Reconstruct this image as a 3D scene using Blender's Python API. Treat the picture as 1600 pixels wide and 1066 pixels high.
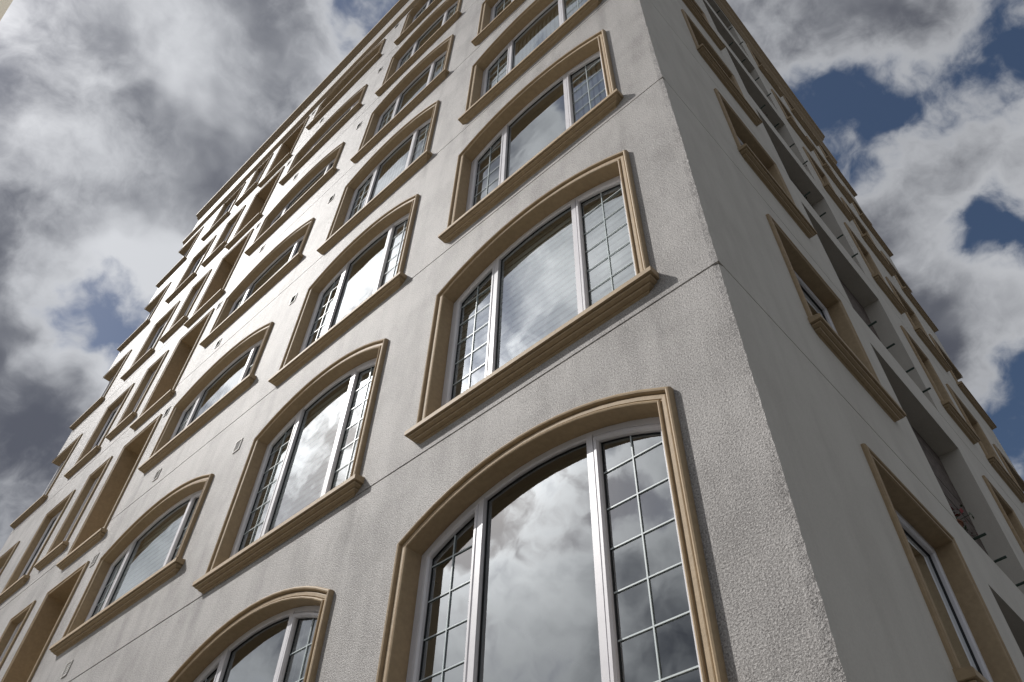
import bpy, bmesh, math, random
from mathutils import Vector, Matrix
random.seed(7)
scene = bpy.context.scene
for o in list(bpy.data.objects): bpy.data.objects.remove(o)
COL = scene.collection

# ------------------------------------------------------------------ camera
CAM = Vector((1.1113, -3.0235, -1.2637))
YAW, PITCH, ROLL = math.radians(135) - 0.00844, 0.857945, 0.034937
fw = Vector((math.cos(YAW)*math.cos(PITCH), math.sin(YAW)*math.cos(PITCH), math.sin(PITCH)))
rt = Vector((math.sin(YAW), -math.cos(YAW), 0)); up = rt.cross(fw)
r2 = math.cos(ROLL)*rt + math.sin(ROLL)*up
u2 = -math.sin(ROLL)*rt + math.cos(ROLL)*up
cam_data = bpy.data.cameras.new('camera'); cam = bpy.data.objects.new('camera', cam_data)
COL.objects.link(cam); scene.camera = cam
m = Matrix((r2, u2, -fw)).transposed().to_4x4(); m.translation = CAM
cam.matrix_world = m
cam_data.sensor_width = 36.0
cam_data.lens = 1233.4453/1600*36.0
cam_data.clip_start = 0.05; cam_data.clip_end = 3000
scene.render.resolution_x = 1024; scene.render.resolution_y = 682

def pixel_direction(u, v):
    return (fw + (u-800)/1233.4453*r2 - (v-533)/1233.4453*u2).normalized()

# ------------------------------------------------------------------ light
SUN = Vector((-0.57, -0.45, 0.69)).normalized()
ELEV = math.asin(SUN.z); AZ = math.atan2(SUN.x, SUN.y)
sl = bpy.data.lights.new('sun', 'SUN'); sun = bpy.data.objects.new('sun', sl); COL.objects.link(sun)
sun.rotation_euler = SUN.to_track_quat('Z', 'Y').to_euler()
sl.energy = 3.8; sl.angle = math.radians(0.6); sl.color = (1.0, 0.972, 0.94)

class NT:
    def __init__(self, tree): self.t = tree; tree.nodes.clear()
    def n(self, kind, **kw):
        nd = self.t.nodes.new(kind)
        for k, v in kw.items(): setattr(nd, k, v)
        return nd
    def set(self, sock, v):
        if v is None: return
        if isinstance(v, bpy.types.NodeSocket): self.t.links.new(v, sock)
        else:
            if hasattr(sock.default_value, '__len__') and not hasattr(v, '__len__'): v = (v,)*len(sock.default_value)
            if hasattr(v, '__len__') and len(sock.default_value) == 4 and len(v) == 3: v = (*v, 1)
            sock.default_value = v
    def math(self, op, a, b=None, c=None, clamp=False):
        nd = self.n('ShaderNodeMath', operation=op, use_clamp=clamp)
        for i, v in enumerate((a, b, c)):
            if v is not None: self.set(nd.inputs[i], v)
        return nd.outputs[0]
    def vec(self, op, a, b=None, scale=None):
        nd = self.n('ShaderNodeVectorMath', operation=op)
        self.set(nd.inputs[0], a)
        if b is not None: self.set(nd.inputs[1], b)
        if scale is not None: self.set(nd.inputs['Scale'], scale)
        return nd.outputs['Value'] if op == 'DOT_PRODUCT' else nd.outputs[0]
    def noise(self, vec, scale, detail=4, rough=0.5, dist=0.0, lac=2.0):
        nd = self.n('ShaderNodeTexNoise')
        self.set(nd.inputs['Vector'], vec)
        for k, v in (('Scale', scale), ('Detail', detail), ('Roughness', rough), ('Distortion', dist), ('Lacunarity', lac)): self.set(nd.inputs[k], v)
        return nd
    def smooth(self, v, a, b, to0=0.0, to1=1.0):
        nd = self.n('ShaderNodeMapRange', interpolation_type='SMOOTHSTEP')
        self.set(nd.inputs['Value'], v)
        for k, x in (('From Min', a), ('From Max', b), ('To Min', to0), ('To Max', to1)): self.set(nd.inputs[k], x)
        return nd.outputs[0]
    def mix(self, f, a, b, blend='MIX'):
        nd = self.n('ShaderNodeMix', data_type='RGBA', blend_type=blend)
        self.set(nd.inputs[0], f); self.set(nd.inputs[6], a); self.set(nd.inputs[7], b)
        return nd.outputs[2]

# ------------------------------------------------------------------ sky with clouds
world = bpy.data.worlds.new('World'); scene.world = world; world.use_nodes = True
T = NT(world.node_tree)
sky = T.n('ShaderNodeTexSky', sky_type='NISHITA', sun_disc=False, sun_elevation=ELEV, sun_rotation=AZ,
          air_density=1.0, dust_density=1.6, ozone_density=2.5)
SKY_STRENGTH = 0.066
gen = T.n('ShaderNodeTexCoord').outputs['Generated']
nrm = T.vec('NORMALIZE', gen)
sep = T.n('ShaderNodeSeparateXYZ'); T.set(sep.inputs[0], nrm)
warp = T.noise(nrm, 4.0, 4, 0.62)
wv = T.vec('SUBTRACT', warp.outputs['Color'], (0.5, 0.5, 0.5))
pw = T.vec('ADD', nrm, T.vec('SCALE', wv, scale=0.10))
nw = T.vec('NORMALIZE', T.vec('ADD', nrm, T.vec('SCALE', wv, scale=0.24)))
def blobs(lst):
    tot = 0.0
    for (u, v, r, a) in lst:
        d = pixel_direction(u, v); s2 = (r/1233.0)**2
        e = T.math('EXPONENT', T.math('SUBTRACT', T.vec('DOT_PRODUCT', nw, tuple(d/s2)), 1.0/s2))
        tot = T.math('MULTIPLY_ADD', e, a, tot)
    return tot
fb = T.noise(pw, 4.2, 7, 0.58).outputs[0]
cover = blobs([(160, 210, 150, 0.15), (60, 700, 150, 0.12), (360, 260, 90, 0.10), (440, 60, 90, 0.10), (150, 485, 48, -0.40), (590, 5, 50, -0.26),
               (1575, 60, 85, -0.30), (1345, 185, 45, -0.20), (1460, 150, 45, -0.12), (1390, 70, 60, 0.16), (1490, 385, 60, -0.26), (1590, 640, 90, -0.36),
               (1420, 270, 95, 0.20), (1540, 490, 95, 0.22), (1580, 190, 60, 0.15)])
dens = T.math('ADD', T.math('MULTIPLY_ADD', fb, 1.5, -0.11), cover)
mask = T.smooth(dens, 0.43, 0.60)
fb2 = T.noise(T.vec('ADD', pw, (5.2, 8.1, 2.0)), 2.8, 5, 0.52).outputs[0]
dark = T.math('ADD', T.math('ADD', T.math('MULTIPLY', fb2, 1.25), T.math('MULTIPLY_ADD', fb, 0.55, -0.40)), blobs([(40, 720, 190, 0.28), (130, 210, 150, 0.13), (380, 250, 90, 0.10), (60, 90, 120, 0.16),
                                 (20, 225, 30, -0.12), (215, 410, 55, -0.36), (150, 575, 50, -0.30), (500, 40, 110, -0.06), (280, 130, 45, -0.20),
                                 (1200, 40, 140, 0.06), (1400, 260, 130, 0.09), (1550, 480, 120, 0.04), (1300, 60, 120, 0.12)]))
thick = T.smooth(dens, 0.50, 0.82)
shade = T.math('MULTIPLY', T.smooth(dark, 0.24, 0.70), T.math('ADD', T.math('MULTIPLY', thick, 0.8), 0.2))
sd = T.vec('DOT_PRODUCT', nrm, tuple(SUN))
glow = T.math('EXPONENT', T.math('DIVIDE', T.math('SUBTRACT', sd, 1.0), 0.021))
wide = T.smooth(sd, 0.25, 1.0)
ccol = T.mix(shade, (0.80, 0.82, 0.86), (0.125, 0.135, 0.17))
gain = T.math('ADD', T.math('MULTIPLY', wide, 0.18), 0.66)
lit = T.vec('ADD', T.vec('SCALE', (1.0, 0.955, 0.90), scale=T.math('MULTIPLY', glow, 7.0)), T.vec('SCALE', (1.0, 1.0, 1.0), scale=gain))
ccol = T.vec('MULTIPLY', ccol, lit)
bg1 = T.n('ShaderNodeBackground'); T.set(bg1.inputs[0], sky.outputs[0]); bg1.inputs[1].default_value = SKY_STRENGTH
bg2 = T.n('ShaderNodeBackground'); T.set(bg2.inputs[0], ccol); bg2.inputs[1].default_value = 1.0
mx = T.n('ShaderNodeMixShader'); T.set(mx.inputs[0], mask)
T.t.links.new(bg1.outputs[0], mx.inputs[1]); T.t.links.new(bg2.outputs[0], mx.inputs[2])
wo = T.n('ShaderNodeOutputWorld'); T.t.links.new(mx.outputs[0], wo.inputs[0])

vs = scene.view_settings
vs.view_transform = 'Standard'; vs.look = 'None'; vs.gamma = 1.0; vs.exposure = 0.0; vs.use_curve_mapping = False
scene.render.engine = 'CYCLES'
scene.cycles.max_bounces = 5; scene.cycles.diffuse_bounces = 3; scene.cycles.glossy_bounces = 3; scene.cycles.transparent_max_bounces = 12

# ------------------------------------------------------------------ materials
def material(name):
    mt = bpy.data.materials.new(name); mt.use_nodes = True
    t = NT(mt.node_tree); p = t.n('ShaderNodeBsdfPrincipled'); o = t.n('ShaderNodeOutputMaterial')
    t.t.links.new(p.outputs[0], o.inputs[0]); return mt, t, p
def bump(t, p, h, strength, dist, prev=None):
    b = t.n('ShaderNodeBump'); t.set(b.inputs['Height'], h); b.inputs['Strength'].default_value = strength; b.inputs['Distance'].default_value = dist
    if prev is not None: t.t.links.new(prev, b.inputs['Normal'])
    t.t.links.new(b.outputs[0], p.inputs['Normal']); return b.outputs[0]
def pos(t): return t.n('ShaderNodeNewGeometry').outputs['Position']

def stucco(name, c0, c1, grain, strength, rough, spec, speck, stains=()):
    mt, t, p = material(name); P = pos(t)
    st = t.vec('MULTIPLY', P, (1.0, 1.0, 0.20))
    a = t.noise(P, 1.3, 5, 0.65).outputs[0]
    b = t.noise(st, 3.0, 4, 0.65).outputs[0]
    g = t.noise(P, grain, 2, 0.85).outputs[0]
    f = t.math('ADD', t.math('MULTIPLY', t.smooth(a, 0.36, 0.60), 0.5), t.math('MULTIPLY', t.smooth(b, 0.36, 0.58), 0.5))
    col = t.mix(f, c0, c1)
    col = t.mix(t.smooth(g, 0.50, 0.34, 0.0, speck), col, tuple(x*0.55 for x in c0))  # dark grains, with shading of the stucco pits put into the colour
    col = t.mix(t.smooth(g, 0.52, 0.66, 0.0, speck), col, tuple(min(0.9, x*1.45) for x in c1))  # pale mineral grains, with glints on the bumps painted into the colour
    if stains:
        # rain streaks running down from the sill ends, storey by storey
        sx = t.n('ShaderNodeSeparateXYZ'); t.set(sx.inputs[0], P); tot = 0.0
        wob = t.math('MULTIPLY_ADD', t.noise(t.vec('MULTIPLY', P, (1, 1, 0.5)), 5.0, 2).outputs[0], 0.10, -0.05)
        xx = t.math('ADD', sx.outputs[0], wob)
        for (xe, ze, wd) in stains:
            dx = t.math('DIVIDE', t.math('ADD', xx, xe), wd)
            fall = t.math('EXPONENT', t.math('MULTIPLY', t.math('FLOORED_MODULO', t.math('SUBTRACT', ze-0.17, sx.outputs[2]), 3.0), -1.5))
            tot = t.math('ADD', tot, t.math('MULTIPLY', t.math('EXPONENT', t.math('MULTIPLY', t.math('MULTIPLY', dx, dx), -1.0)), fall))
        col = t.mix(t.math('MULTIPLY', tot, t.smooth(b, 0.30, 0.65, 0.55, 0.15), clamp=True), col, tuple(x*0.5 for x in c0))
    t.set(p.inputs['Base Color'], col)
    bump(t, p, g, strength, 0.010)
    t.set(p.inputs['Roughness'], rough); t.set(p.inputs['Specular IOR Level'], spec)
    return mt
M_WALL = stucco('rough_stucco', (0.245, 0.232, 0.221), (0.415, 0.397, 0.380), 92, 0.7, 0.45, 0.15, 0.85, [(0.52, 0.26, 0.05), (2.90, 0.26, 0.07), (3.70, 0.145, 0.05), (6.08, 0.145, 0.08), (7.00, 0.75, 0.06), (9.82, 0.75, 0.09)])
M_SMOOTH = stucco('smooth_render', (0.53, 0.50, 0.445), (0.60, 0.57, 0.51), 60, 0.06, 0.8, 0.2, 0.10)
def paint(name, c, rough, spec=0.4, var=0.12, bmp=0.15, sc=9):
    mt, t, p = material(name); P = pos(t)
    a = t.noise(P, sc, 5, 0.6).outputs[0]; b = t.noise(P, sc*9, 3, 0.6).outputs[0]
    col = t.mix(t.smooth(a, 0.3, 0.7), tuple(x*(1-var) for x in c), tuple(min(1, x*(1+var*0.6)) for x in c))
    col = t.mix(t.smooth(b, 0.55, 0.8, 0, 0.25), col, tuple(x*0.7 for x in c))
    t.set(p.inputs['Base Color'], col); t.set(p.inputs['Roughness'], rough); t.set(p.inputs['Specular IOR Level'], spec)
    if bmp: bump(t, p, t.math('ADD', a, t.math('MULTIPLY', b, 0.3)), bmp, 0.01)
    return mt
M_TRIM = paint('tan_moulding', (0.375, 0.278, 0.168), 0.62, 0.35, 0.10, 0.2, 22)
M_PVC = paint('white_frame', (0.66, 0.645, 0.665), 0.32, 0.5, 0.05, 0.03, 6)
M_BAR = paint('grille_white', (0.47, 0.53, 0.54), 0.35, 0.5, 0.04, 0.0)
M_SEAL = paint('black_gasket', (0.03, 0.03, 0.032), 0.6, 0.3, 0.1, 0.0)
M_ROOM = paint('interior_plaster', (0.42, 0.40, 0.37), 0.9, 0.1, 0.08, 0.0, 2)
M_BLIND = paint('blind_white', (0.85, 0.86, 0.84), 0.6, 0.3, 0.06, 0.0)
M_CURTAIN = paint('curtain_cloth', (0.62, 0.63, 0.62), 0.85, 0.1, 0.1, 0.1)
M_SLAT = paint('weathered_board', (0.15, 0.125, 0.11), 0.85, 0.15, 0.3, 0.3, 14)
M_IRON = paint('green_iron', (0.035, 0.06, 0.045), 0.5, 0.4, 0.2, 0.0)
M_VENT = paint('vent_metal', (0.55, 0.53, 0.50), 0.5, 0.4, 0.12, 0.0)
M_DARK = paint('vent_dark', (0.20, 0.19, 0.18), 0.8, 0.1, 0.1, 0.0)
M_ROOF = paint('roof_metal', (0.35, 0.34, 0.31), 0.5, 0.4, 0.12, 0.05)
M_RED = paint('red_petal', (0.20, 0.018, 0.02), 0.6, 0.3, 0.3, 0.0, 30)
M_LEAF = paint('dark_leaf', (0.045, 0.075, 0.03), 0.6, 0.3, 0.3, 0.0, 30)
M_POT = paint('clay_pot', (0.22, 0.10, 0.06), 0.8, 0.2, 0.15, 0.05)
M_GROUND = paint('asphalt', (0.055, 0.054, 0.052), 0.9, 0.3, 0.25, 0.4, 6)
M_PAVE = paint('concrete_paving', (0.34, 0.33, 0.31), 0.85, 0.2, 0.15, 0.2, 4)
M_BEIGE = paint('beige_canopy', (0.80, 0.76, 0.66), 0.6, 0.3, 0.05, 0.05, 3)

def glass_material():
    mt = bpy.data.materials.new('window_glass'); mt.use_nodes = True
    t = NT(mt.node_tree); geo = t.n('ShaderNodeNewGeometry'); P = geo.outputs['Position']
    wav = t.noise(P, 1.8, 2, 0.5).outputs[0]
    # every pane sits a fraction of a degree out of true
    oi = t.n('ShaderNodeObjectInfo'); wn = t.n('ShaderNodeTexWhiteNoise', noise_dimensions='1D'); t.set(wn.inputs['W'], oi.outputs['Random'])
    tilt = t.vec('SCALE', t.vec('SUBTRACT', wn.outputs['Color'], (0.5, 0.5, 0.5)), scale=0.02)
    nn = t.vec('NORMALIZE', t.vec('ADD', geo.outputs['Normal'], tilt))
    b = t.n('ShaderNodeBump'); t.set(b.inputs['Height'], wav); b.inputs['Strength'].default_value = 0.12; b.inputs['Distance'].default_value = 0.02
    t.t.links.new(nn, b.inputs['Normal'])
    gl = t.n('ShaderNodeBsdfGlossy'); gl.inputs['Roughness'].default_value = 0.0; t.set(gl.inputs['Color'], (0.92, 0.96, 0.97))
    t.t.links.new(b.outputs[0], gl.inputs['Normal'])
    tr = t.n('ShaderNodeBsdfTransparent'); t.set(tr.inputs['Color'], (0.84, 0.90, 0.89))
    fr = t.n('ShaderNodeFresnel'); fr.inputs['IOR'].default_value = 1.55
    fac = t.math('ADD', t.math('MULTIPLY', fr.outputs[0], 1.3), 0.23, clamp=True)
    mx = t.n('ShaderNodeMixShader'); t.set(mx.inputs[0], fac)
    t.t.links.new(tr.outputs[0], mx.inputs[1]); t.t.links.new(gl.outputs[0], mx.inputs[2])
    o = t.n('ShaderNodeOutputMaterial'); t.t.links.new(mx.outputs[0], o.inputs[0])
    return mt
M_GLASS = glass_material()

# ------------------------------------------------------------------ mesh helpers
class MB:
    """collects vertices and faces; to_obj links them as one mesh object"""
    def __init__(self, fn=None): self.v = []; self.f = []; self.fn = fn
    def add(self, pts): 
        b = len(self.v)
        self.v += [self.fn(*p) if self.fn else tuple(p) for p in pts]; return b
    def face(self, pts): b = self.add(pts); self.f.append(tuple(range(b, b+len(pts))))
    def box(self, a0, a1, b0, b1, c0, c1):
        b = self.add([(x, y, z) for x in (a0, a1) for y in (b0, b1) for z in (c0, c1)])
        for q in ((0,1,3,2), (4,6,7,5), (0,4,5,1), (2,3,7,6), (0,2,6,4), (1,5,7,3)): self.f.append(tuple(b+i for i in q))
    def rings(self, rings, closed=True, cap=False):
        n = len(rings[0]); b = self.add([p for r in rings for p in r])
        for i in range(len(rings)-1):
            for j in range(n if closed else n-1):
                k = (j+1) % n
                self.f.append((b+i*n+j, b+i*n+k, b+(i+1)*n+k, b+(i+1)*n+j))
        if cap:
            self.f.append(tuple(b+j for j in range(n))); self.f.append(tuple(b+(len(rings)-1)*n+j for j in reversed(range(n))))
    def mesh(self, name, recalc=True):
        me = bpy.data.meshes.new(name); me.from_pydata(self.v, [], self.f); me.validate()
        if recalc:
            bm = bmesh.new(); bm.from_mesh(me); bmesh.ops.remove_doubles(bm, verts=bm.verts, dist=1e-6)
            bmesh.ops.recalc_face_normals(bm, faces=bm.faces); bm.to_mesh(me); bm.free()
        return me
def link(name, me, mat, parent=None, loc=(0, 0, 0), smooth=False):
    if mat and not me.materials: me.materials.append(mat)
    if smooth:
        for p in me.polygons: p.use_smooth = True
    o = bpy.data.objects.new(name, me); COL.objects.link(o); o.location = loc
    if parent: o.parent = parent
    return o
def empty(name, loc=(0, 0, 0), parent=None):
    o = bpy.data.objects.new(name, None); COL.objects.link(o); o.location = loc; o.empty_display_size = 0.2
    if parent: o.parent = parent
    return o
def tag(o, label, cat=None, group=None, kind=None):
    if label: o['label'] = label
    if cat: o['category'] = cat
    if group: o['group'] = group
    if kind: o['kind'] = kind
    return o

GROUND = -2.86
FLOOR_H = 3.0
NF = 7
L_END, R_END = 17.40, 11.83
ROOF_Z = 22.1
def FL(s, d, z): return (-s, d, z)          # street facade, s runs away from the corner
def FR(s, d, z): return (-d, s, z)          # shaded side facade

building = tag(empty('apartment_building', (0, 0, GROUND)), 'tall corner apartment building in pale grey stucco with tan moulded window surrounds', 'building')
def place(name, me, mat, z=0.0, parent=None, smooth=False):
    """parts built in world coordinates, hung on the building (whose origin is on the ground)"""
    return link(name, me, mat, parent or building, (0, 0, z-GROUND) if parent is None else (0, 0, z), smooth)

# ---- openings: outline from near-bottom, up, over the head, to far-bottom (s, z)
def arch_pts(s0, s1, zsh, rise, n=14):
    h = (s1-s0)/2; R = (h*h+rise*rise)/(2*rise); c = (s0+s1)/2; zc = zsh+rise-R
    a = math.asin(h/R)
    return [(c+R*math.sin(-a+2*a*i/n), zc+R*math.cos(-a+2*a*i/n)) for i in range(n+1)]
def outline(s0, s1, zb, zt, rise=0.0):
    if rise: return [(s0, zb)] + arch_pts(s0, s1, zt, rise) + [(s1, zb)]
    return [(s0, zb), (s0, zt), (s1, zt), (s1, zb)]
def offset_path(pts, w, closed):
    """offset to the outside (left of travel for near-bottom -> far-bottom paths)"""
    n = len(pts); out = []
    for i in range(n):
        p = Vector(pts[i])
        d1 = (p-Vector(pts[i-1])) if (i > 0 or closed) else None
        d2 = (Vector(pts[(i+1) % n])-p) if (i < n-1 or closed) else None
        ns = []
        for d in (d1, d2):
            if d is not None and d.length > 1e-9:
                d = d.normalized(); ns.append(Vector((-d.y, d.x)))
        if len(ns) == 2:
            b = (ns[0]+ns[1]); b = b/b.length; k = 1/max(0.25, b.dot(ns[0]))
            q = p+b*w*k
        else: q = p+ns[0]*w
        out.append((q.x, q.y))
    return out
def sweep(mb, pts, profile, closed=False):
    """profile: list of (offset outwards, depth)"""
    rings = []
    for (o, d) in profile:
        rings.append([(s, d, z) for (s, z) in offset_path(pts, o, closed)])
    mb.rings(rings, closed=closed)

SURROUND = [(0.0, -0.020), (0.004, -0.030), (0.012, -0.034), (0.020, -0.030), (0.024, -0.014), (0.029, -0.014), (0.034, -0.022), (0.058, -0.024), (0.064, -0.022), (0.068, -0.010),
            (0.074, -0.034), (0.080, -0.045), (0.090, -0.049), (0.100, -0.045), (0.107, -0.034), (0.110, -0.020), (0.110, 0.006)]
SURROUND_S = [(0.0, -0.016), (0.004, -0.026), (0.016, -0.028), (0.020, -0.016), (0.044, -0.016), (0.050, -0.030), (0.060, -0.036), (0.074, -0.032), (0.080, -0.018), (0.080, 0.006)]
SILL = [(0.000, 0.016), (0.099, 0.0), (0.104, -0.006), (0.104, -0.050), (0.100, -0.054), (0.076, -0.054), (0.076, -0.062), (0.084, -0.067), (0.080, -0.086), (0.058, -0.104), (0.046, -0.106),
        (0.046, -0.112), (0.052, -0.116), (0.046, -0.132), (0.022, -0.148), (0.012, -0.150), (0.014, -0.166), (0.0, -0.180)]
SILL = [(p, z if z > -0.051 else -0.050+(z+0.050)*0.66) for p, z in SILL]
def sill_mesh(fn, s0, s1, zs, name, inner=0.12, scale=1.0):
    mb = MB(fn); P = 0.104*scale; rings = []
    for (p, dz) in [(0.0, 0.020)] + SILL:
        p *= scale; dz *= scale
        e = P-p if dz < -0.001 else 0
        q = 0.004 if dz < 0.018 else 0.004
        rings.append([(s0+e, q, zs+dz), (s0+e, -p, zs+dz), (s1-e, -p, zs+dz), (s1-e, q, zs+dz)])
    mb.rings(rings[1:], closed=True)
    # top board running back into the opening
    return mb

def sub_light(ol, sa, sb, zb, topfun):
    n = 6
    return [(sa, zb)] + [(sa+(sb-sa)*i/n, topfun(sa+(sb-sa)*i/n)) for i in range(n+1)] + [(sb, zb)]

def top_function(pts):
    def f(s):
        for i in range(len(pts)-1):
            a, b = pts[i], pts[i+1]
            if min(a[0], b[0])-1e-9 <= s <= max(a[0], b[0])+1e-9 and abs(a[0]-b[0]) > 1e-6:
                return a[1]+(b[1]-a[1])*(s-a[0])/(b[0]-a[0])
        return pts[1][1]
    return f

def blind_mesh(fn, sa, sb, za, zb, d, vertical=False, open_=0.5):
    mb = MB(fn)
    if vertical:
        s = sa; i = 0
        while s < sb:
            mb.face([(s, d, za), (s+0.075, d+0.03, za), (s+0.075, d+0.03, zb), (s, d, zb)]); s += 0.082
    else:
        z = za
        while z < zb:
            mb.face([(sa, d, z), (sb, d, z), (sb, d+0.030*open_, z+0.072), (sa, d+0.030*open_, z+0.072)]); z += 0.092
        for q in (sa+0.12, sb-0.12): mb.box(q-0.002, q+0.002, d-0.004, d-0.002, za, zb)
    return mb.mesh('blind', recalc=False)

class WindowKind:
    """meshes of one column's window, shared by all its storeys"""
    def __init__(self, fn, s0, s1, zb, zt, rise, depth, sill, zs, lights, small=False, grilles=True, sill_scale=1.0):
        w = 0.08 if small else 0.11
        self.fn = fn; self.depth = depth
        a, b = s0+w, s1-w
        ol = outline(a, b, zb, zt, rise); self.ol = ol
        self.hole = ol
        mb = MB(fn); sweep(mb, outline(a, b, zs+0.004, zt, rise), SURROUND_S if small else SURROUND); self.surround = mb.mesh('surround')
        mb = MB(fn)
        rev = outline(a, b, zb, zt, rise)
        mb.rings([[(s, -0.020 if not small else -0.016, z) for s, z in rev], [(s, depth+0.07, z) for s, z in rev]], closed=False)
        mb.face([(a, -0.004, zb), (b, -0.004, zb), (b, depth+0.07, zb), (a, depth+0.07, zb)])
        self.reveal = mb.mesh('reveal')
        self.sill = sill_mesh(fn, sill[0], sill[1], zs, 'sill', scale=sill_scale).mesh('sill')
        # white frame: outer frame + mullions
        mb = MB(fn); fwid = 0.05
        prof = [(0.001, depth+0.06), (0.001, depth), (-fwid+0.008, depth), (-fwid, depth+0.008), (-fwid, depth+0.06)]
        clo = ol
        sweep(mb, clo, prof, closed=True)
        inner = offset_path(ol, -fwid, True); tf = top_function(inner)
        lo = zb+fwid
        edges = [a+fwid]; self.panes = []; self.sashes = []; self.grilles = []; self.gaskets = []
        muls = lights['mullions']
        for (m0, m1) in muls:
            zt_m = max(tf(m0), tf(m1), tf((m0+m1)/2))+0.012
            mb.box(m0, m1, depth-0.006, depth+0.058, lo-0.002, zt_m)
            edges += [m0, m1]
        edges.append(b-fwid)
        self.frame = mb.mesh('window')
        for i in range(len(edges)//2):
            sa, sb = edges[2*i], edges[2*i+1]
            pl = sub_light(ol, sa, sb, lo, tf)
            kind = lights['types'][i]
            if kind == 'sash':
                sm = MB(fn); sw = 0.038
                sweep(sm, offset_path(pl, -0.004, True), [(0, depth+0.05), (0, depth-0.004), (-0.008, depth-0.010), (-sw+0.012, depth-0.010), (-sw, depth+0.004), (-sw, depth+0.05)], closed=True)
                self.sashes.append(sm.mesh('sash')); pl = offset_path(pl, -sw-0.003, True)
            gm = MB(fn); sweep(gm, pl, [(0.0, depth+0.030), (-0.006, depth+0.026), (-0.006, depth+0.040)], closed=True); self.gaskets.append(gm.mesh('gasket'))
            g = MB(fn); g.face([(s, depth+0.036, z) for s, z in offset_path(pl, -0.001, True)]); self.panes.append(g.mesh('pane', recalc=False))
            if kind == 'sash' and grilles:
                q = offset_path(pl, -0.006, True); t2 = top_function(q)
                ga = min(x for x, _ in q); gb = max(x for x, _ in q); gl = min(z for _, z in q)
                gr = MB(fn); hw = 0.0043
                mid = (ga+gb)/2
                gr.box(mid-hw, mid+hw, depth+0.026, depth+0.033, gl, t2(mid))
                top = min(t2(ga+0.01), t2(gb-0.01)); z = zs+0.015+0.28
                while z < top-0.05:
                    gr.box(ga, mid-hw, depth+0.027, depth+0.032, z-hw, z+hw); gr.box(mid+hw, gb, depth+0.027, depth+0.032, z-hw, z+hw); z += 0.28
                self.grilles.append(gr.mesh('grille'))
        self.lights = [(edges[2*i], edges[2*i+1]) for i in range(len(edges)//2)]; self.lo = lo; self.tf = tf
    def build(self, k, blinds=()):
        o = place('window', self.frame, M_PVC, FLOOR_H*k)
        link('surround', self.surround, M_TRIM, o); link('reveal', self.reveal, M_TRIM, o); link('sill', self.sill, M_TRIM, o)
        for s in self.sashes: link('sash', s, M_PVC, o)
        for s in self.gaskets: link('gasket', s, M_SEAL, o)
        for s in self.panes: link('pane', s, M_GLASS, o)
        for s in self.grilles: link('grille', s, M_BAR, o)
        for (i, sort, lo_f, op) in blinds:
            sa, sb = self.lights[i]; zt = self.tf((sa+sb)/2)+0.05
            zb_ = self.lo+(zt-self.lo)*lo_f
            me = blind_mesh(self.fn, sa-0.04, sb+0.04, zb_, zt, self.depth+0.13, sort == 'v', op)
            ob = link('blind', me, M_BLIND, o); ob['kind'] = 'stuff'
        return o

THREE = lambda s0, s1: None
def three(a, b):
    return {'mullions': [(a+0.60, a+0.65), (b-0.63, b-0.58)], 'types': ['sash', 'fixed', 'sash']}
KA = WindowKind(FL, 0.495, 2.94, 0.275, 2.08, 0.30, 0.12, (0.44, 2.99), 0.26, three(0.605, 2.83))
KB = WindowKind(FL, 3.705, 6.13, 0.16, 2.02, 0.30, 0.105, (3.61, 6.19), 0.145, three(3.815, 6.02))
KC = WindowKind(FL, 7.02, 9.86, 0.765, 1.99, 0.30, 0.10, (6.89, 9.94), 0.75, {'mullions': [(7.02+0.11+0.58, 7.02+0.11+0.63), (9.86-0.66, 9.86-0.61)], 'types': ['sash', 'fixed', 'sash']})
KE = WindowKind(FL, 12.235, 13.10, 0.39, 2.27, 0, 0.09, (12.12, 13.18), 0.375, {'mullions': [], 'types': ['sash']}, small=True, grilles=False, sill_scale=0.95)
KF = WindowKind(FL, 13.645, 14.84, 0.335, 2.22, 0, 0.09, (13.51, 14.91), 0.32, {'mullions': [(14.21, 14.28)], 'types': ['sash', 'sash']}, small=True, grilles=False, sill_scale=0.95)
KP = WindowKind(FR, 1.60, 3.07, 0.855, 2.40, 0, 0.12, (1.58, 3.14), 0.84, {'mullions': [], 'types': ['sash']}, small=True, grilles=False)
KS = WindowKind(FR, 6.76, 7.72, 0.675, 2.31, 0, 0.10, (6.69, 7.77), 0.66, {'mullions': [], 'types': ['sash']}, small=True, grilles=False)
KT = WindowKind(FR, 8.40, 9.64, 0.745, 2.27, 0, 0.10, (8.33, 9.70), 0.73, {'mullions': [], 'types': ['sash']}, small=True, grilles=False)

# ---- recessed openings without glazing near the front
class NicheKind:
    def __init__(self, fn, s0, s1, zb, zt, depth, framed, sill=None, zs=None):
        w = 0.09 if framed else 0.0
        a, b = s0+w, s1-w; self.fn = fn
        self.hole = outline(a, b, zb, zt-w if framed else zt)
        ol = self.hole
        mb = MB(fn); fr = -0.016 if framed else 0.0
        mb.rings([[(s, fr, z) for s, z in ol], [(s, depth, z) for s, z in ol]], closed=False)
        mb.face([(a, fr if not framed else -0.002, zb), (b, fr if not framed else -0.002, zb), (b, depth, zb), (a, depth, zb)])
        self.lining = mb.mesh('niche')
        self.back = []
        self.surround = self.sill = None
        if framed:
            m2 = MB(fn); sweep(m2, [(s, max(z, zs+0.004)) for s, z in ol], SURROUND_S); self.surround = m2.mesh('surround')
            self.sill = sill_mesh(fn, sill[0], sill[1], zs, 'sill', scale=0.95).mesh('sill')
        self.a, self.b, self.zb, self.zt, self.depth = a, b, zb, ol[1][1], depth
KD = NicheKind(FL, 10.43, 11.75, -0.20, 2.30, 0.75, True, (10.33, 11.77), -0.214)
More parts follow.
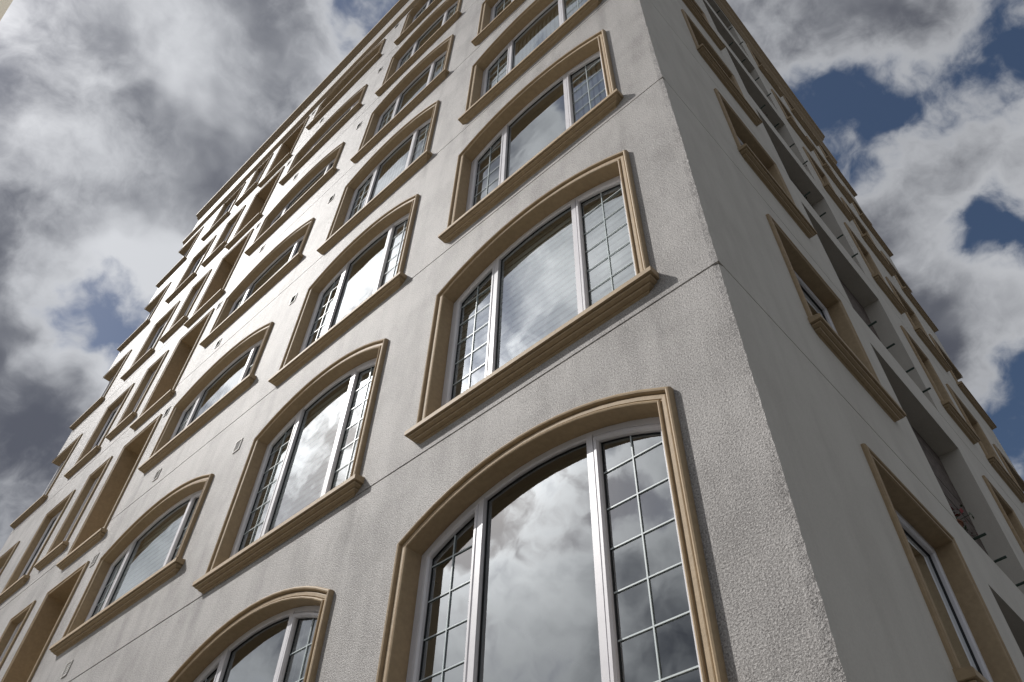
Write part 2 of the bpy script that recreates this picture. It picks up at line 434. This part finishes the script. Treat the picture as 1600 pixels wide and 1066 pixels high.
KQ = NicheKind(FR, 3.72, 6.05, -0.03, 2.39, 0.27, False)

# ---- wall panels, one per storey and facade, with holes
JIT = {}
def corner_jitter(i):
    if i not in JIT:
        r = random.Random(i*7919+3); JIT[i] = (r.uniform(-0.005, 0.001)+0.004*math.sin(i/610.0)-0.002, r.uniform(-0.001, 0.005)+0.003*math.sin(i/470.0+1)+0.002)
    return JIT[i]
GW, GD = 0.009, 0.012
def cell(mb, sa, sb, za, zb, hole, lip):
    """flat wall piece between sa..sb, za..zb around an open polygon hole"""
    if hole is None:
        mb.face([(sa, 0, za), (sb, 0, za), (sb, 0, zb), (sa, 0, zb)]); return
    pts = hole; n = len(pts); lo = pts[0][1]; mid = (pts[0][0]+pts[-1][0])/2
    h = n//2
    zc = max(p[1] for p in pts)
    lft = pts[:h] if n % 2 == 0 else pts[:h+1]; rgt = pts[h:] 
    if n % 2 == 0:
        top = ((pts[h-1][0]+pts[h][0])/2, (pts[h-1][1]+pts[h][1])/2); lft = pts[:h]+[top]; rgt = [top]+pts[h:]
    m_ = lft[-1][0]
    if lo > za+1e-6:
        mb.face([(sa, 0, za), (m_, 0, za), (m_, 0, lo)] + [(s, 0, z) for s, z in lft] + [(m_, 0, zb), (sa, 0, zb)])
        mb.face([(m_, 0, za), (sb, 0, za), (sb, 0, zb), (m_, 0, zb)] + [(s, 0, z) for s, z in rgt] + [(m_, 0, lo)])
    else:
        lo = za
        L2 = [(lft[0][0], za)] + lft[1:]; R2 = rgt[:-1] + [(rgt[-1][0], za)]
        mb.face([(sa, 0, za)] + [(s, 0, z) for s, z in L2] + [(m_, 0, zb), (sa, 0, zb)])
        mb.face([(sb, 0, za), (sb, 0, zb), (m_, 0, zb)] + [(s, 0, z) for s, z in R2])
def wall_panel(fn, k, z0, z1, bounds, holes, end, mat, corner_hole=None, groove=True):
    """bounds: list of cell edges; holes: list (same length-1) of hole polygons relative to storey level"""
    mb = MB(fn); za, zb = z0+(GW if groove else 0), z1-(GW if groove else 0)
    S0 = 0.05
    nseg = max(2, int((zb-za)/0.045))
    def cpt(j):
        z = za+(zb-za)*j/nseg; ji = int(round(z*1000)); x, y = corner_jitter(ji)
        # world corner point pulled slightly off the ideal edge
        if fn is FL: return (-x, y, z)
        return (y, -x, z)
    for j in range(nseg):
        za_, zb_ = za+(zb-za)*j/nseg, za+(zb-za)*(j+1)/nseg
        mb.face([cpt(j), (S0, 0, za_), (S0, 0, zb_), cpt(j+1)])
    bb = [S0]+list(bounds)
    for i in range(len(bb)-1):
        h = holes[i]
        if h == 'corner':
            s_, zl, zt = corner_hole
            mb.face([(bb[i], 0, za), (s_, 0, za), (s_, 0, zb), (bb[i], 0, zb)])
            mb.face([(s_, 0, za), (bb[i+1], 0, za), (bb[i+1], 0, z0+zl), (s_, 0, z0+zl)])
            mb.face([(s_, 0, z0+zt), (bb[i+1], 0, z0+zt), (bb[i+1], 0, zb), (s_, 0, zb)])
        else:
            cell(mb, bb[i], bb[i+1], za, zb, [(s, z+z0) for s, z in h] if h else None, 0)
    if groove:
        # returns into the joint and its back
        for (zz_, sg) in ((za, -1), (zb, 1)):
            segs = [(0.0, end)]
            if sg < 0 and any(h not in (None, 'corner') and h[0][1]+z0 <= za+1e-6 for h in holes):
                for h in holes:
                    if h not in (None, 'corner') and h[0][1]+z0 <= za+1e-6: segs = [(0.0, h[0][0]), (h[-1][0], end)]
            for (p, q) in segs:
                mb.face([(p, 0, zz_), (q, 0, zz_), (q, GD, zz_+sg*GW*0.7), (p, GD, zz_+sg*GW*0.7)])
                if sg > 0: mb.face([(p, GD, zz_+GW*0.7), (q, GD, zz_+GW*0.7), (q, GD, zz_+GW*1.3), (p, GD, zz_+GW*1.3)])
    return place('wall_panel', mb.mesh('wall_panel', recalc=False), mat)

def lift(h): return h
G_S, G_ZB, G_ZT = 15.94+0.08, 0.275, 2.09
U_S, U_ZB, U_ZT = 10.27+0.08, 0.785, 2.19
LB = [3.3, 6.55, 10.15, 12.0, 13.38, 15.4, L_END]
RB = [3.4, 6.35, 8.05, 10.0, R_END]
place('wall_panel', (lambda mb: (mb.face([(0, 0, GROUND), (L_END, 0, GROUND), (L_END, 0, -GW), (0, 0, -GW)]), mb.mesh('wall_panel'))[1])(MB(FL)), M_WALL)
place('wall_panel', (lambda mb: (mb.face([(0, 0, GROUND), (R_END, 0, GROUND), (R_END, 0, -GW), (0, 0, -GW)]), mb.mesh('wall_panel'))[1])(MB(FR)), M_SMOOTH)
def clipD(k):
    return KD.hole
# the tall niche reaches from just under one joint to the next head, so the storey below is notched for it
def niche_cut(k):
    return KD.hole
for k in range(NF):
    z0, z1 = FLOOR_H*k, FLOOR_H*(k+1)
    wall_panel(FL, k, z0, z1, LB, [KA.hole, KB.hole, KC.hole, [(KD.a, 0.0), (KD.a, KD.zt), (KD.b, KD.zt), (KD.b, 0.0)], KE.hole, KF.hole, 'corner'], L_END, M_WALL, (G_S, G_ZB, G_ZT))
    wall_panel(FR, k, z0, z1, RB, [KP.hole, [(KQ.a, 0.0), (KQ.a, KQ.zt), (KQ.b, KQ.zt), (KQ.b, 0.0)], KS.hole, KT.hole, 'corner'], R_END, M_SMOOTH, (U_S, U_ZB, U_ZT))
# attic band under the roof cornice
wall_panel(FL, 9, 21.0, ROOF_Z+0.1, [L_END], [None], L_END, M_WALL, groove=False)
wall_panel(FR, 9, 21.0, ROOF_Z+0.1, [R_END], [None], R_END, M_SMOOTH, groove=False)

# ---- far end walls, notched by the corner windows
def end_wall(fn, end, far, zb, zt, mat, ret=1.1):
    mb = MB(fn)
    mb.face([(end, ret, GROUND), (end, far, GROUND), (end, far, ROOF_Z), (end, ret, ROOF_Z)])
    z = GROUND
    for k in range(NF):
        mb.face([(end, 0, z), (end, ret, z), (end, ret, 3*k+zb), (end, 0, 3*k+zb)]); z = 3*k+zt
    mb.face([(end, 0, z), (end, ret, z), (end, ret, ROOF_Z), (end, 0, ROOF_Z)])
    return place('end_wall', mb.mesh('end_wall', recalc=False), mat)
end_wall(FL, L_END, R_END, G_ZB, G_ZT, M_SMOOTH)
end_wall(FR, R_END, L_END, U_ZB, U_ZT, M_SMOOTH)

class CornerKind:
    def __init__(self, fn, s0, end, zb, zt, depth, sill, zs, ret=1.1):
        self.fn = fn
        m = MB(fn); sweep(m, [(s0, zs+0.004), (s0, zt), (end+0.03, zt)], SURROUND_S); self.surround = m.mesh('surround')
        m = MB(fn); D = depth+0.08
        m.face([(s0, -0.016, zb), (s0, -0.016, zt), (s0, D, zt), (s0, D, zb)])
        for z in (zb, zt):
            f0 = -0.014 if z == zt else 0.0
            m.face([(s0, f0, z), (end, f0, z), (end, D, z), (s0, D, z)])
            m.face([(end-D, D, z), (end, D, z), (end, ret, z), (end-D, ret, z)])
        m.face([(end, ret, zb), (end, ret, zt), (end-D, ret, zt), (end-D, ret, zb)])
        self.reveal = m.mesh('reveal', recalc=False)
        self.sill = sill_mesh(fn, sill[0], sill[1], zs, 'sill', scale=0.95).mesh('sill')
        m = MB(fn); e = end-depth; w = 0.05
        m.box(e-w, e, depth, depth+w, zb, zt)                       # corner post
        m.box(s0, s0+w, depth, depth+w, zb, zt); m.box(e-w, e, ret-w, ret, zb, zt)
        for za, zb2 in ((zb, zb+w), (zt-w, zt)):
            m.box(s0+w, e-w, depth, depth+w, za, zb2); m.box(e-w, e, depth+w, ret-w, za, zb2)
        self.frame = m.mesh('window')
        g = MB(fn); g.face([(s0+w, depth+0.02, zb+w), (e-w, depth+0.02, zb+w), (e-w, depth+0.02, zt-w), (s0+w, depth+0.02, zt-w)]); self.p1 = g.mesh('pane', recalc=False)
        g = MB(fn); g.face([(e-0.02, depth+w, zb+w), (e-0.02, ret-w, zb+w), (e-0.02, ret-w, zt-w), (e-0.02, depth+w, zt-w)]); self.p2 = g.mesh('pane', recalc=False)
    def build(self, k):
        o = place('corner_window', self.frame, M_PVC, FLOOR_H*k)
        link('surround', self.surround, M_TRIM, o); link('reveal', self.reveal, M_TRIM, o); link('sill', self.sill, M_TRIM, o)
        link('pane', self.p1, M_GLASS, o); link('pane', self.p2, M_GLASS, o)
KG = CornerKind(FL, G_S, L_END, G_ZB, G_ZT, 0.14, (15.80, L_END+0.03), 0.26)
KU = CornerKind(FR, U_S, R_END, U_ZB, U_ZT, 0.10, (10.20, R_END+0.03), 0.77)

# ---- blinds seen behind particular panes: (light, sort, lower limit, opening)
H, V = 'h', 'v'
BL_A = {1: [(0, H, 0, 0.12), (1, H, 0, 0.12), (2, H, 0.35, 0.12)], 2: [(0, V, 0, 0)], 3: [(0, V, 0, 0), (1, V, 0, 0), (2, V, 0, 0)], 4: [(0, H, 0.3, 0.15), (1, H, 0.3, 0.15)], 5: [(1, V, 0, 0)]}
BL_B = {0: [(0, V, 0, 0)], 1: [(0, H, 0, 0.15), (1, H, 0, 0.15), (2, H, 0, 0.15)], 2: [(0, V, 0, 0), (2, V, 0, 0)], 3: [(0, V, 0, 0), (1, V, 0, 0), (2, V, 0, 0)], 4: [(1, H, 0.45, 0.15), (2, H, 0.45, 0.15)], 5: [(1, H, 0.5, 0.15)]}
BL_C = {1: [(0, H, 0, 0.1), (1, H, 0, 0.1), (2, H, 0, 0.1)], 2: [(1, V, 0, 0), (2, V, 0, 0)], 3: [(1, H, 0.3, 0.12)], 4: [(1, H, 0.2, 0.15)]}
for k in range(NF):
    KA.build(k, BL_A.get(k, ())); KB.build(k, BL_B.get(k, ())); KC.build(k, BL_C.get(k, ()))
    KE.build(k); KF.build(k); KG.build(k); KP.build(k); KS.build(k); KT.build(k); KU.build(k)

# ---- tall tan niches on the street facade, each with a door at its back
dm = MB(FL); dm.box(KD.a+0.10, KD.b-0.10, KD.depth-0.05, KD.depth-0.002, KD.zb, 2.0); DOOR = dm.mesh('door')
dm = MB(FL); dm.face([(KD.a+0.22, KD.depth-0.054, 0.7), (KD.b-0.22, KD.depth-0.054, 0.7), (KD.b-0.22, KD.depth-0.054, 1.85), (KD.a+0.22, KD.depth-0.054, 1.85)]); DPANE = dm.mesh('pane', recalc=False)
bk = MB(FL); bk.face([(KD.a, KD.depth, KD.zb), (KD.b, KD.depth, KD.zb), (KD.b, KD.depth, KD.zt), (KD.a, KD.depth, KD.zt)]); DBACK = bk.mesh('back_wall', recalc=False)
for k in range(NF):
    o = place('recessed_loggia', KD.lining, M_TRIM, FLOOR_H*k)
    link('surround', KD.surround, M_TRIM, o); link('sill', KD.sill, M_TRIM, o)
    link('back_wall', DBACK, M_TRIM, o); link('door', DOOR, M_PVC, o); link('pane', DPANE, M_GLASS, o)

# ---- balcony niches on the shaded facade: weathered boards at the back, iron brackets on the parapet
boards = []
nb = 9; hb = (KQ.zt-KQ.zb)/nb
for i in range(nb):
    b = MB(FR); j = random.Random(i).uniform(0, 0.008)
    b.box(KQ.a+0.002, KQ.b-0.002, KQ.depth-0.022-j, KQ.depth-0.001, KQ.zb+i*hb+0.008, KQ.zb+(i+1)*hb-0.004); boards.append(b.mesh('board'))
bk = MB(FR); bk.face([(KQ.a, KQ.depth, KQ.zb), (KQ.b, KQ.depth, KQ.zb), (KQ.b, KQ.depth, KQ.zt), (KQ.a, KQ.depth, KQ.zt)]); QBACK = bk.mesh('back_wall', recalc=False)
def tube(mb, pts, r, n=8):
    pts = [Vector(p) for p in pts]; rings = []
    for i, p in enumerate(pts):
        d = (pts[min(i+1, len(pts)-1)]-pts[max(i-1, 0)]).normalized()
        a = d.orthogonal().normalized(); b = d.cross(a)
        rings.append([p+a*r*math.cos(2*math.pi*j/n)+b*r*math.sin(2*math.pi*j/n) for j in range(n)])
    mb.rings([[tuple(q) for q in r_] for r_ in rings], closed=True, cap=True)
BR = []
for s in (4.15, 4.62, 5.15, 5.62):
    b = MB(); tube(b, [FR(s, 0.06, -0.028), FR(s, 0.06, 0.035), FR(s, 0.04, 0.05), FR(s, -0.10, 0.06)], 0.013); BR.append(b.mesh('clothesline_bracket'))
for k in range(NF):
    o = place('balcony_niche', KQ.lining, M_SMOOTH, FLOOR_H*k)
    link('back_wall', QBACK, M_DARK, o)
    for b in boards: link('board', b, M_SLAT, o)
    for b in BR: link('clothesline_bracket', b, M_IRON, o)

# ---- small square vents on the street facade
def vent_meshes():
    f = MB(FL); w, h = 0.07, 0.095
    for a in ((-w, -w+0.012, -h, h), (w-0.012, w, -h, h), (-w+0.012, w-0.012, -h, -h+0.012), (-w+0.012, w-0.012, h-0.012, h)): f.box(a[0], a[1], -0.012, 0.002, a[2], a[3])
    fm = f.mesh('vent')
    bk = MB(FL); bk.face([(-w, -0.002, -h), (w, -0.002, -h), (w, -0.002, h), (-w, -0.002, h)]); bm_ = bk.mesh('vent_back', recalc=False)
    sl_ = []
    for i in range(6):
        s = MB(FL); z = -h+0.022+i*0.029
        s.face([(-w+0.012, -0.010, z), (w-0.012, -0.010, z), (w-0.012, -0.003, z+0.022), (-w+0.012, -0.003, z+0.022)]); sl_.append(s.mesh('louvre', recalc=False))
    return fm, bm_, sl_
VF, VB, VS = vent_meshes()
for (s, dz) in ((6.62, 2.30), (9.20, 0.24), (10.24, 2.22)):
    for k in range(NF):
        if s < 7 and k == 0: continue
        o = link('vent', VF, M_VENT, building, (-s, 0, 3*k+dz-GROUND))
        link('vent_back', VB, M_DARK, o)
        for q in VS: link('louvre', q, M_VENT, o)

# ---- string course and roof cornice round the corner
def course(profile, ext_l, ext_r, name):
    mb = MB(); rings = []
    for (p, z) in profile:
        rings.append([(-ext_l, 0.004, z), (-ext_l, -p, z), (p, -p, z), (p, ext_r, z), (-0.004, ext_r, z)])
    mb.rings(rings, closed=False)
    for e in (0, 1):
        if e == 0: mb.face([r[1] for r in rings]+[rings[-1][0], rings[0][0]])
        else: mb.face([r[3] for r in rings]+[rings[-1][4], rings[0][4]])
    return place(name, mb.mesh(name), M_TRIM)
course([(0.0, 20.56), (0.02, 20.565), (0.03, 20.59), (0.085, 20.66), (0.09, 20.67), (0.09, 20.73), (0.0, 20.75)], L_END+0.02, R_END+0.02, 'string_course')
course([(0.0, 22.08), (0.02, 22.085), (0.03, 22.11), (0.09, 22.17), (0.10, 22.20), (0.155, 22.25), (0.16, 22.26), (0.16, 22.34), (0.12, 22.36), (0.0, 22.40)], L_END+0.02, R_END+0.02, 'roof_cornice')
rf = MB(); rf.box(-L_END, -0.002, 0.002, R_END, 22.20, 22.38); place('roof', rf.mesh('roof'), M_ROOF)
for (x0, x1) in ((-13.0, -10.6), (-16.2, -13.6)):
    pm = MB(); pm.box(x0, x1, -0.06, 0.10, 22.40, 22.52); pm.box(x0-0.03, x1+0.03, -0.085, 0.13, 22.524, 22.56)
    place('roof_rail', pm.mesh('roof_rail'), M_ROOF)

# ---- floors inside, so that panes look into rooms
for k in range(-1, NF):
    sb = MB(); z = 3*k+2.44
    sb.box(-L_END+0.30, -0.36, 0.36, R_END-0.30, z, z+0.22)
    place('floor_slab', sb.mesh('floor_slab'), M_ROOM)
pw_ = MB(); pw_.box(-L_END+0.6, -4.5, 4.2, 4.35, GROUND, 22.0); place('partition', pw_.mesh('partition'), M_ROOM)
pw_ = MB(); pw_.box(-3.55, -3.45, 0.30, 4.2, GROUND, 22.0); place('partition', pw_.mesh('partition'), M_ROOM)
pw_ = MB(); pw_.box(-6.85, -6.75, 0.34, 4.2, GROUND, 22.0); place('partition', pw_.mesh('partition'), M_ROOM)

# ------------------------------------------------------------------ potted flowers on the parapets
def flower(s, k, size, label, red=True, seed=0):
    rr = random.Random(seed)
    o = tag(empty('potted_plant', FR(s, 0.07, 3*k+KQ.zb+0.002)), label, 'potted plant', 'plants on the shaded balconies')
    def ring(r, z, n=12): return [(r*math.cos(2*math.pi*i/n), r*math.sin(2*math.pi*i/n), z) for i in range(n)]
    p = MB(); h = size*0.5
    p.rings([ring(0.001, 0), ring(size*0.26, 0), ring(size*0.36, h*0.85), ring(size*0.42, h*0.86), ring(size*0.42, h), ring(size*0.36, h), ring(size*0.33, h*0.8), ring(0.001, h*0.8)])
    link('pot', p.mesh('pot'), M_POT, o)
    lf = MB(); fl = MB(); st = MB()
    for i in range(46):
        a = rr.uniform(0, 6.283); e = rr.uniform(0.1, 1.5); r = size*rr.uniform(0.45, 1.0)
        d = Vector((math.cos(a)*math.cos(e), math.sin(a)*math.cos(e), math.sin(e)*1.15))
        tip = Vector((0, 0, h*0.8))+d*r
        if i % 3 == 0: tube(st, [(0, 0, h*0.75), tuple(Vector((0, 0, h*0.8))+d*r*0.5+Vector((0, 0, size*0.08))), tuple(tip)], size*0.012, 4)
        t = d.orthogonal().normalized(); b = d.cross(t); q = size*rr.uniform(0.10, 0.2); an = rr.uniform(0, 6.28)
        t, b = t*math.cos(an)+b*math.sin(an), b*math.cos(an)-t*math.sin(an)
        tgt = fl if (red and i % 5 < 3) else lf
        tgt.face([tuple(tip-t*q), tuple(tip-b*q*0.45+d*q*0.15), tuple(tip+t*q), tuple(tip+b*q*0.45+d*q*0.1)])
    link('leaves', lf.mesh('leaves', recalc=False), M_LEAF, o); link('stems', st.mesh('stems'), M_LEAF, o)
    if fl.f: link('flowers', fl.mesh('flowers', recalc=False), M_RED, o)
flower(3.86, 1, 0.21, 'large red flowering plant in the second balcony opening from below, left of a smaller pot', True, 1)
flower(4.12, 1, 0.14, 'small sparse plant in the second balcony opening from below, right of the large red one', True, 2)
flower(5.75, 4, 0.15, 'red flowering plant at the right end of the fifth balcony opening from below', True, 3)
flower(4.15, 3, 0.12, 'red flowering plant alone in the fourth balcony opening from below', True, 4)
flower(4.3, 4, 0.13, 'red flowering plant at the left end of the fifth balcony opening from below', True, 5)
flower(4.9, 5, 0.12, 'small red plant in the balcony opening second from the roof', True, 6)

# ------------------------------------------------------------------ street level and the low building opposite
g = MB(); g.face([(-900, -900, GROUND-0.12), (900, -900, GROUND-0.12), (900, 900, GROUND-0.12), (-900, 900, GROUND-0.12)])
tag(link('ground', g.mesh('ground'), M_GROUND), None, kind='structure')
pv = MB(); pv.box(-L_END-3, 2.2, -2.0, 0.0, GROUND-0.14, GROUND); pv.box(0.0, 2.2, 0.0, R_END+3, GROUND-0.14, GROUND)
tag(link('pavement', pv.mesh('pavement'), M_PAVE), None, kind='structure')
opp = tag(empty('low_building', (-5.0, -7.0, GROUND-0.12)), 'low beige building whose awning edge pokes into the top left corner', 'building')
b = MB(); b.box(-9, 4.5, -4.0, 2.0, 0, 4.45); link('wall', b.mesh('wall'), M_BEIGE, opp)
M_AWN, ta, pa = material('awning_fabric')
ta.set(pa.inputs['Base Color'], ta.mix(ta.noise(pos(ta), 3, 4).outputs[0], (0.72, 0.67, 0.56), (0.80, 0.76, 0.66))); pa.inputs['Roughness'].default_value = 0.9
trl = ta.n('ShaderNodeBsdfTranslucent'); ta.set(trl.inputs['Color'], (0.74, 0.69, 0.58))
mxs = ta.n('ShaderNodeMixShader'); mxs.inputs[0].default_value = 0.55
ta.t.links.new(pa.outputs[0], mxs.inputs[1]); ta.t.links.new(trl.outputs[0], mxs.inputs[2])
ta.t.links.new(mxs.outputs[0], [n for n in ta.t.nodes if n.type == 'OUTPUT_MATERIAL'][0].inputs[0])
ed = -3.632+7.0; zc = 1.736-GROUND+0.12
b = MB(); n_ = 24
for i in range(n_):
    x0, x1 = -9.6+14.5*i/n_, -9.6+14.5*(i+1)/n_
    b.face([(x0, ed, zc), (x1, ed, zc), (x1, 2.0, zc+0.42), (x0, 2.0, zc+0.42)])
link('awning_fabric', b.mesh('awning_fabric'), M_AWN, opp)
b = MB()
for i in range(7):
    x0 = -9.5+14.3*i/6; tube(b, [(x0, ed-0.05, zc-0.012), (x0, 2.0, zc+0.40)], 0.015)
link('awning_frame', b.mesh('awning_frame'), M_PVC, opp)
